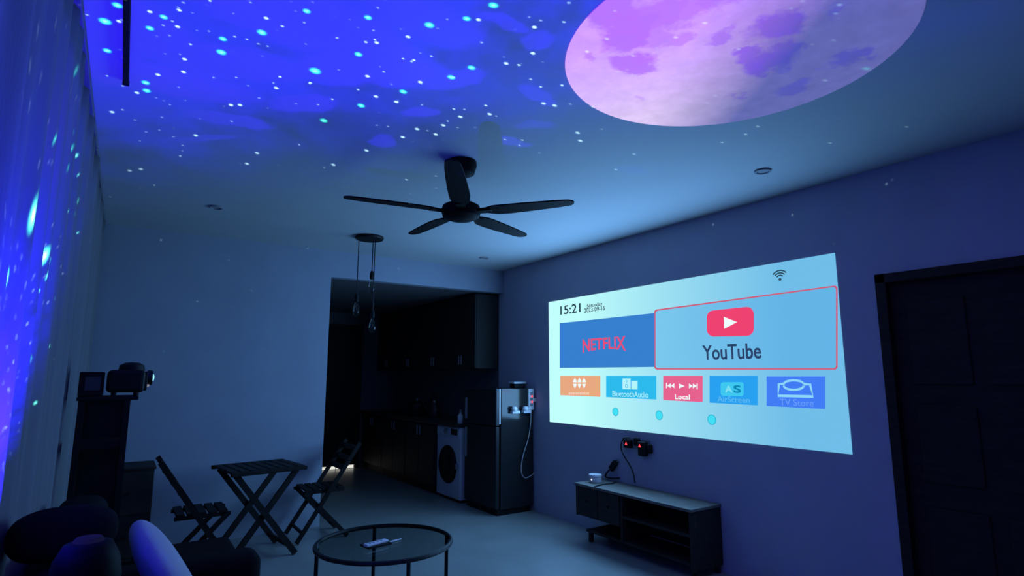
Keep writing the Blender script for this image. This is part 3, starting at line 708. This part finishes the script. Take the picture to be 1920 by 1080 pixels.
for j in (0, 1):
    y0 = KY0+.745+.27*j
    dd = link('drawer', kl((KX-.002, y0, .225), (KX+.018, y0+.262, KZ-.026), .003), M_walnut, co)
    link('knob', lathe((0, 0, 0), [(.0005, -.02), (.01, -.018), (.008, 0), (.0005, 0)], 12, 'x'), M_blackmetal, dd, True).location = (-.002, y0+.131-KY0, .36)
link('lower_shelf', kl((KX+.03, KY0+.74, .215), (XR-.022, KY1-.022, .228)), M_walnut, co)
for yy, xx in ((KY0+.012, KX+.03), (KY0+.012, XR-.06), (KY1-.14, KX+.05), (KY1-.14, XR-.06)):
    link('leg', bx((xx-KX, yy-KY0, 0), (xx-KX+.035, yy-KY0+.035, .10), .004), M_walnut, co)
t = thing('wifi_router', 'small round white device with a tiny light on the console', 'device', (3.70, 4.13, KZ))
link('body', lathe((0, 0, 0), [(.0005, 0), (.052, 0), (.058, .008), (.056, .052), (.0005, .052)], 28), M_white, t, True)
link('lid', lathe((0, 0, .054), [(.0005, 0), (.060, 0), (.062, .006), (.058, .018), (.0005, .020)], 28), M_white, t, True)
link('indicator', lathe((-.0575, -.012, .03), [(.0005, -.002), (.006, -.002), (.006, .002), (.0005, .002)], 10, 'x'), G('indicator_white', (235, 240, 255), 1.2), t)
# wall sockets with plugs
def SW(px_, py_): p = onx(px_, py_, XR); return p
a = SW(1197, 833)
t = thing('wall_socket', 'double wall socket under the picture with two red lit plugs', 'socket', (XR, a.y, a.z))
link('plate', bx((-.008, -.14, -.045), (0, .16, .045), .003), M_grey, t)
def tri(c, s_, m, par):
    link('red_indicator', prism([(c[0], c[1]-s_, c[2]-s_*.8), (c[0], c[1]+s_, c[2]-s_*.8), (c[0], c[1], c[2]+s_)], (-.003, 0, 0)), m, par)
p1 = SW(1181.5, 831)-Vector((XR, a.y, a.z)); p2 = SW(1208.5, 835)-Vector((XR, a.y, a.z))
q1 = link('plug', bx((-.05, p1.y-.045, p1.z-.04), (-.009, p1.y+.04, p1.z+.035), .008), M_black, t)
tri((-.051, p1.y, p1.z), .014, G('red_lamp', (255, 60, 70), 2.0), q1)
q2 = link('plug', bx((-.06, p2.y-.05, p2.z-.09), (-.009, p2.y+.03, p2.z+.035), .010), M_black, t)
tri((-.061, p2.y, p2.z), .014, G('red_lamp', (255, 60, 70), 2.0), q2)
link('plug', bx((-.04, p2.y+.035, p2.z-.01), (-.009, p2.y+.10, p2.z+.06), .010), M_black, t)
link('plug', bx((-.045, p2.y-.11, p2.z-.06), (-.009, p2.y-.055, p2.z+.02), .012), M_black, t)
def wallcord(pix, name, label, off=.03, r_=.006):
    pts = [SW(x, y)-Vector((off, 0, 0)) for x, y in pix]
    o = link(name, tube(smoothpts(pts), r_, 7), M_cable, None, True); tag(o, label, 'cord'); return o
wallcord([(1186, 820), (1174, 822), (1169.5, 838), (1174, 852), (1186, 872), (1192, 885), (1196, 905)], 'wall_cable', 'dark cord curving from the wall socket down to the console middle', .035)
t = thing('cord_adapter', 'black adapter brick hanging on a cord behind the console', 'adapter', SW(1154, 873))
link('brick', bx((-.045, -.05, -.028), (-.012, .05, .028), .008), M_black, t).rotation_euler = (R(-48), 0, 0)
link('strain_relief', cy((-.03, -.02, .03), (-.03, -.055, .06), .009, .005, 10), M_cable, t)
ap = SW(1154, 873)
link('cable', tube(smoothpts([SW(x, y)-Vector((.03, 0, 0))-ap for x, y in [(1164, 866), (1155, 871), (1148, 880), (1142, 886), (1140, 893), (1150, 896), (1166, 896)]]), .008, 7), M_cable, t, True)
o = link('loose_cord', tube(smoothpts([(3.86, 4.03, KZ+.006), (3.78, 3.98, KZ+.006), (3.68, 3.99, KZ+.006), (3.58, 3.97, KZ+.006), (3.535, 3.96, KZ+.004)]), .005, 6), M_cable, None, True)
tag(o, 'thin dark cord lying across the console top', 'cord')

# ------------------------------------------------------------------ round glass coffee table
TC = Vector((1.455, 3.60, 0)); TRD = .415; TZ = .45
ct = thing('coffee_table', 'round glass coffee table with a thin black metal frame', 'coffee table', TC)
link('glass_top', lathe((0, 0, 0), [(.0005, TZ-.010), (TRD-.010, TZ-.010), (TRD-.010, TZ), (.0005, TZ)], 56), M_glass, ct)
link('rim', tube([(TRD*math.cos(2*math.pi*k/56), TRD*math.sin(2*math.pi*k/56), TZ-.0145) for k in range(56)], .014, 8, True), M_blackmetal, ct, True)
for a_ in (168, 268, 348, 78):
    link('leg', cy((TRD*.97*math.cos(R(a_)), TRD*.97*math.sin(R(a_)), 0), (TRD*.97*math.cos(R(a_)), TRD*.97*math.sin(R(a_)), TZ-.006), .012), M_blackmetal, ct, True)
link('lower_shelf', lathe((0, 0, 0), [(.0005, .10), (.25, .10), (.25, .112), (.0005, .112)], 48), M_black, ct)
for a_ in (168, 268, 348, 78): link('shelf_arm', cy((.24*math.cos(R(a_)), .24*math.sin(R(a_)), .106), (TRD*.97*math.cos(R(a_)), TRD*.97*math.sin(R(a_)), .106), .008, None, 8), M_blackmetal, ct, True)
c = onz(706, 1024, TZ)
nb = link('notebook', bx((-.075, -.05, 0), (.085, .055, .012), .003), M_black); nb.location = (c.x, c.y+.015, TZ); nb.rotation_euler = (0, 0, R(10)); tag(nb, 'dark flat notebook on the glass coffee table', 'notebook')
t = thing('remote_control', 'white remote control lying on the dark notebook on the coffee table', 'remote', (c.x, c.y, TZ+.012), R(16))
link('case', bx((-.085, -.022, 0), (.075, .022, .016), .006), M_white, t)
for k in range(4):
    for j in (-1, 1): link('button', lathe((-.055+.028*k, j*.009, .016), [(.0005, 0), (.006, 0), (.005, .003), (.0005, .003)], 10), M_grey, t)
pen_ = link('pen', cy((-.06, 0, .006), (.08, 0, .006), .006, .004, 10), M_white, None); pen_.location = (c.x+.10, c.y+.02, TZ); pen_.rotation_euler = (0, 0, R(16)); tag(pen_, 'slim white pen beside the remote control on the coffee table', 'pen')

# ------------------------------------------------------------------ folding bistro table and chairs
rz = R(8)
bt = thing('folding_table', 'small slatted folding table against the pale wall', 'table', (1.03, 5.38, 0), rz)
W2, D2, ZT = .30, .27, .72
ns = 8
for k in range(ns):
    x0 = -W2+2*W2*k/ns
    link('slat', bx((x0+.006, -D2+.02, ZT-.018), (x0+2*W2/ns-.006, D2-.02, ZT), .003), M_slat, bt)
for s_ in (-1, 1): link('edge_rail', bx((-W2, s_*D2-.018, ZT-.034), (W2, s_*D2+.018, ZT-.004), .003), M_slat, bt)
for s_ in (-1, 1):
    y_ = s_*(D2-.05)
    link('leg', br((-W2+.05, y_, ZT-.03), (W2-.04, y_, .012), .045, .022, (1, 0, 0)), M_slat, bt)
    link('leg', br((W2-.05, y_-.026*s_, ZT-.03), (-W2+.04, y_-.026*s_, .012), .045, .022, (1, 0, 0)), M_slat, bt)
for x_ in (-W2+.09, W2-.09): link('stretcher', br((x_*.92, -D2+.04, .09), (x_*.92, D2-.04, .09), .03, .018, (0, 0, 1)), M_slat, bt)
def folding_chair(label, loc, rz_):
    """faces local +x"""
    t = thing('folding_chair', label, 'chair', loc, rz_, 'folding chairs at the small table')
    hw = .20
    for k in range(5):
        x0 = -.17+.072*k; link('seat_slat', bx((x0, -hw+.03, .437), (x0+.058, hw-.03, .455), .003), M_slat, t)
    for s_ in (-1, 1):
        link('seat_rail', bx((-.18, s_*(hw-.045)-.01, .41), (.20, s_*(hw-.045)+.01, .437), .002), M_slat, t)
        link('leg', br((.24, s_*hw, .012), (-.30, s_*hw, .84), .036, .02, (1, 0, 0)), M_slat, t)
        link('leg', br((-.22, s_*(hw-.025), .012), (.18, s_*(hw-.025), .43), .036, .018, (1, 0, 0)), M_slat, t)
    for z in (.62, .70, .79):
        xx = .24-.54*(z-.012)/.828
        link('back_slat', bx((xx-.012, -hw, z-.025), (xx+.006, hw, z+.025), .003), M_slat, t)
    link('stretcher', br((.19, -hw, .09), (.19, hw, .09), .025, .016, (0, 0, 1)), M_slat, t)
    link('stretcher', br((-.17, -hw+.03, .07), (-.17, hw-.03, .07), .025, .016, (0, 0, 1)), M_slat, t)
    return t
folding_chair('dark slatted folding chair between the small table and the kitchen opening', (1.63, 5.66, 0), R(180))
folding_chair('dark slatted folding chair left of the small table near the low cabinet', (.585, 5.22, 0), 0)
# low cabinet in the corner
t = thing('low_cabinet', 'low dark cabinet standing in the corner behind the projector stand', 'cabinet', (.10, 5.55, 0))
link('body', bx((-.15, 0, .05), (.18, .40, .73), .004), M_kcab, t); link('top', bx((-.16, -.012, .73), (.19, .41, .75), .003), M_dwood, t); link('plinth', bx((-.13, .02, 0), (.16, .39, .05)), M_black, t)
for z0, z1 in ((.08, .38), (.40, .71)):
    dd = link('drawer', bx((-.145, -.014, z0), (.175, 0, z1), .003), M_kcab, t); link('knob', cy((.015, -.014, (z0+z1)/2), (.015, -.036, (z0+z1)/2), .012), M_blackmetal, dd)

# ------------------------------------------------------------------ projector on its stand
SX0, SX1, SYY, SZT = -.17, .046, 3.75, 1.365
st = thing('projector_stand', 'tall black stand with cross shelves carrying the projector by the curtain', 'stand', ((SX0+SX1)/2, SYY, 0))
hw = (SX1-SX0)/2
link('top_shelf', bx((-hw-.01, -.13, SZT-.02), (hw+.035, .13, SZT), .004), M_black, st)
for sx in (-1, 1):
    for sy in (-1, 1):
        link('post', br((sx*(hw-.012)+(-.012 if sx < 0 else 0), sy*.11, 0), (sx*(hw-.012), sy*.11, SZT-.02), .026, .026, (1, 0, 0)), M_black, st)
for z in (.22, .62, 1.10): link('shelf', bx((-hw+.004, -.115, z), (hw-.004, .115, z+.045), .003), M_black, st)
link('back_panel', bx((-hw+.01, .112, .25), (hw-.01, .118, SZT-.02)), M_blackmetal, st)
pj = thing('projector', 'dark video projector with a glowing cyan lens on the tall stand', 'projector', (.02, SYY, SZT))
link('body', bx((-.085, -.11, .018), (.085, .11, .135), .022, 3), M_black, pj)
link('top_cover', lathe((0, 0, 0), [(.0005, 0), (.062, 0), (.055, .028), (.03, .042), (.0005, .044)], 28), M_black, pj, True).location = (.02, -.02, .133)
fp = link('front_panel', bx((.08, -.095, .026), (.094, .095, .128), .006), M_black, pj)
lr = link('lens_ring', lathe((0, 0, 0), [(.026, 0), (.040, 0), (.040, .022), (.034, .026), (.026, .018)], 28, 'x'), M_blackmetal, pj, True); lr.location = (.092, -.04, .095)
link('lens', lathe((0, 0, 0), [(.0005, 0), (.0255, 0), (.024, .024), (.014, .032), (.0005, .034)], 24, 'x'), G('lens_glow', (150, 240, 255), 1.3), lr, True)
link('sensor', lathe((0, 0, 0), [(.0005, 0), (.009, 0), (.007, .010), (.0005, .012)], 14, 'x'), G('sensor_glow', (150, 150, 165), .8), pj, True).location = (.094, -.05, .055)
for sy in (-1, 1): link('foot', cy((.05, sy*.08, 0), (.05, sy*.08, .02), .012), M_black, pj); link('foot', cy((-.05, sy*.08, 0), (-.05, sy*.08, .02), .012), M_black, pj)
t = thing('media_box', 'small dark box with a grey face next to the projector on the stand', 'box', (-.125, SYY, SZT))
link('case', bx((-.055, -.09, 0), (.048, .09, .125), .006), M_black, t); link('face', bx((-.03, -.094, .03), (.036, -.089, .10), .002), mat('dim_grey_plastic', (.06, .06, .065), .6, var=.1), t)

# ------------------------------------------------------------------ sofa, ottoman, cushions, galaxy projector
def soft(name, a, b, m, parent, bev=.05):
    o = link(name, bx(a, b, bev, 4), m, parent, True)
    md = o.modifiers.new('even_shading', 'WEIGHTED_NORMAL'); md.keep_sharp = True
    return o
so = thing('sofa', 'dark fabric sofa along the curtain in the bottom left corner', 'sofa', (-.19, .75, 0))
def sl(a, b): return ((a[0]+.19, a[1]-.75, a[2]), (b[0]+.19, b[1]-.75, b[2]))
soft('base', *sl((-.19, .75, .10), (.66, 3.40, .30)), M_sofa, so, .03)
soft('backrest', *sl((-.19, .80, .28), (.0, 3.36, .94)), M_sofa, so, .07)
soft('arm', *sl((-.18, 3.20, .28), (.66, 3.40, .60)), M_sofa, so, .06); soft('arm', *sl((-.18, .75, .28), (.66, .95, .60)), M_sofa, so, .06)
for k in range(2): soft('seat_cushion', *sl((.03, .96+1.12*k, .28), (.68, 2.07+1.12*k, .44)), M_sofa, so, .05)
for k, z in ((0, .97), (1, .99)): soft('back_cushion', *sl((-.16, .97+1.12*k, .42), (.005, 2.06+1.12*k, z-.05)), M_sofa, so, .08)
for xx in (-.15, .60):
    for yy in (.82, 3.30): link('leg', cy(*sl((xx, yy, 0), (xx, yy, .11)), .022, .028), M_black, so)
ot = thing('ottoman', 'dark square ottoman at the end of the sofa', 'ottoman', (.41, 3.95, 0))
soft('cushion', (-.27, -.46, .10), (.28, .46, .42), M_sofa, ot, .05)
for xx in (-.22, .22):
    for yy in (-.40, .40): link('leg', cy((xx, yy, 0), (xx, yy, .11), .02, .026), M_black, ot)
def pillow(name, label, loc, rot, size, m):
    bm = bmesh.new(); bmesh.ops.create_uvsphere(bm, u_segments=40, v_segments=24, radius=1)
    sg = lambda t, p: math.copysign(abs(t)**p, t)
    for v in bm.verts: v.co = Vector((sg(v.co.x, .78)*size[0], sg(v.co.y, .78)*size[1], sg(v.co.z, .9)*size[2]))
    o = link(name, bm, m, None, True); o.location = loc; o.rotation_euler = rot; tag(o, label, 'cushion'); return o
pillow('cushion', 'dark cushion standing on the sofa back by the curtain', (-.10, 2.16, 1.022), (R(88), 0, R(8)), (.13, .075, .06), M_sofa)
pillow('cushion', 'pale lavender pillow leaning on the dark sofa', (.192, 2.33, .79), (0, R(60), R(2)), (.23, .20, .058), M_pillow)
t = thing('galaxy_projector', 'small round black night-light projector standing on the sofa back', 'projector', (GL.x, GL.y, .941))
link('base', lathe((0, 0, 0), [(.0005, 0), (.05, 0), (.052, .012), (.03, .03), (.0005, .03)], 24), M_fan, t, True)
link('dome', lathe((0, 0, .03), [(.0005, 0), (.035, .0), (.060, .03), (.066, .07), (.06, .11), (.045, .14), (.034, .145), (.0005, .145)], 28), M_fan, t, True)
link('lens', lathe((0, 0, .175), [(.0005, 0), (.030, 0), (.024, .008), (.0005, .010)], 20), G('galaxy_lens', (14, 12, 36), 1.0), t, True)
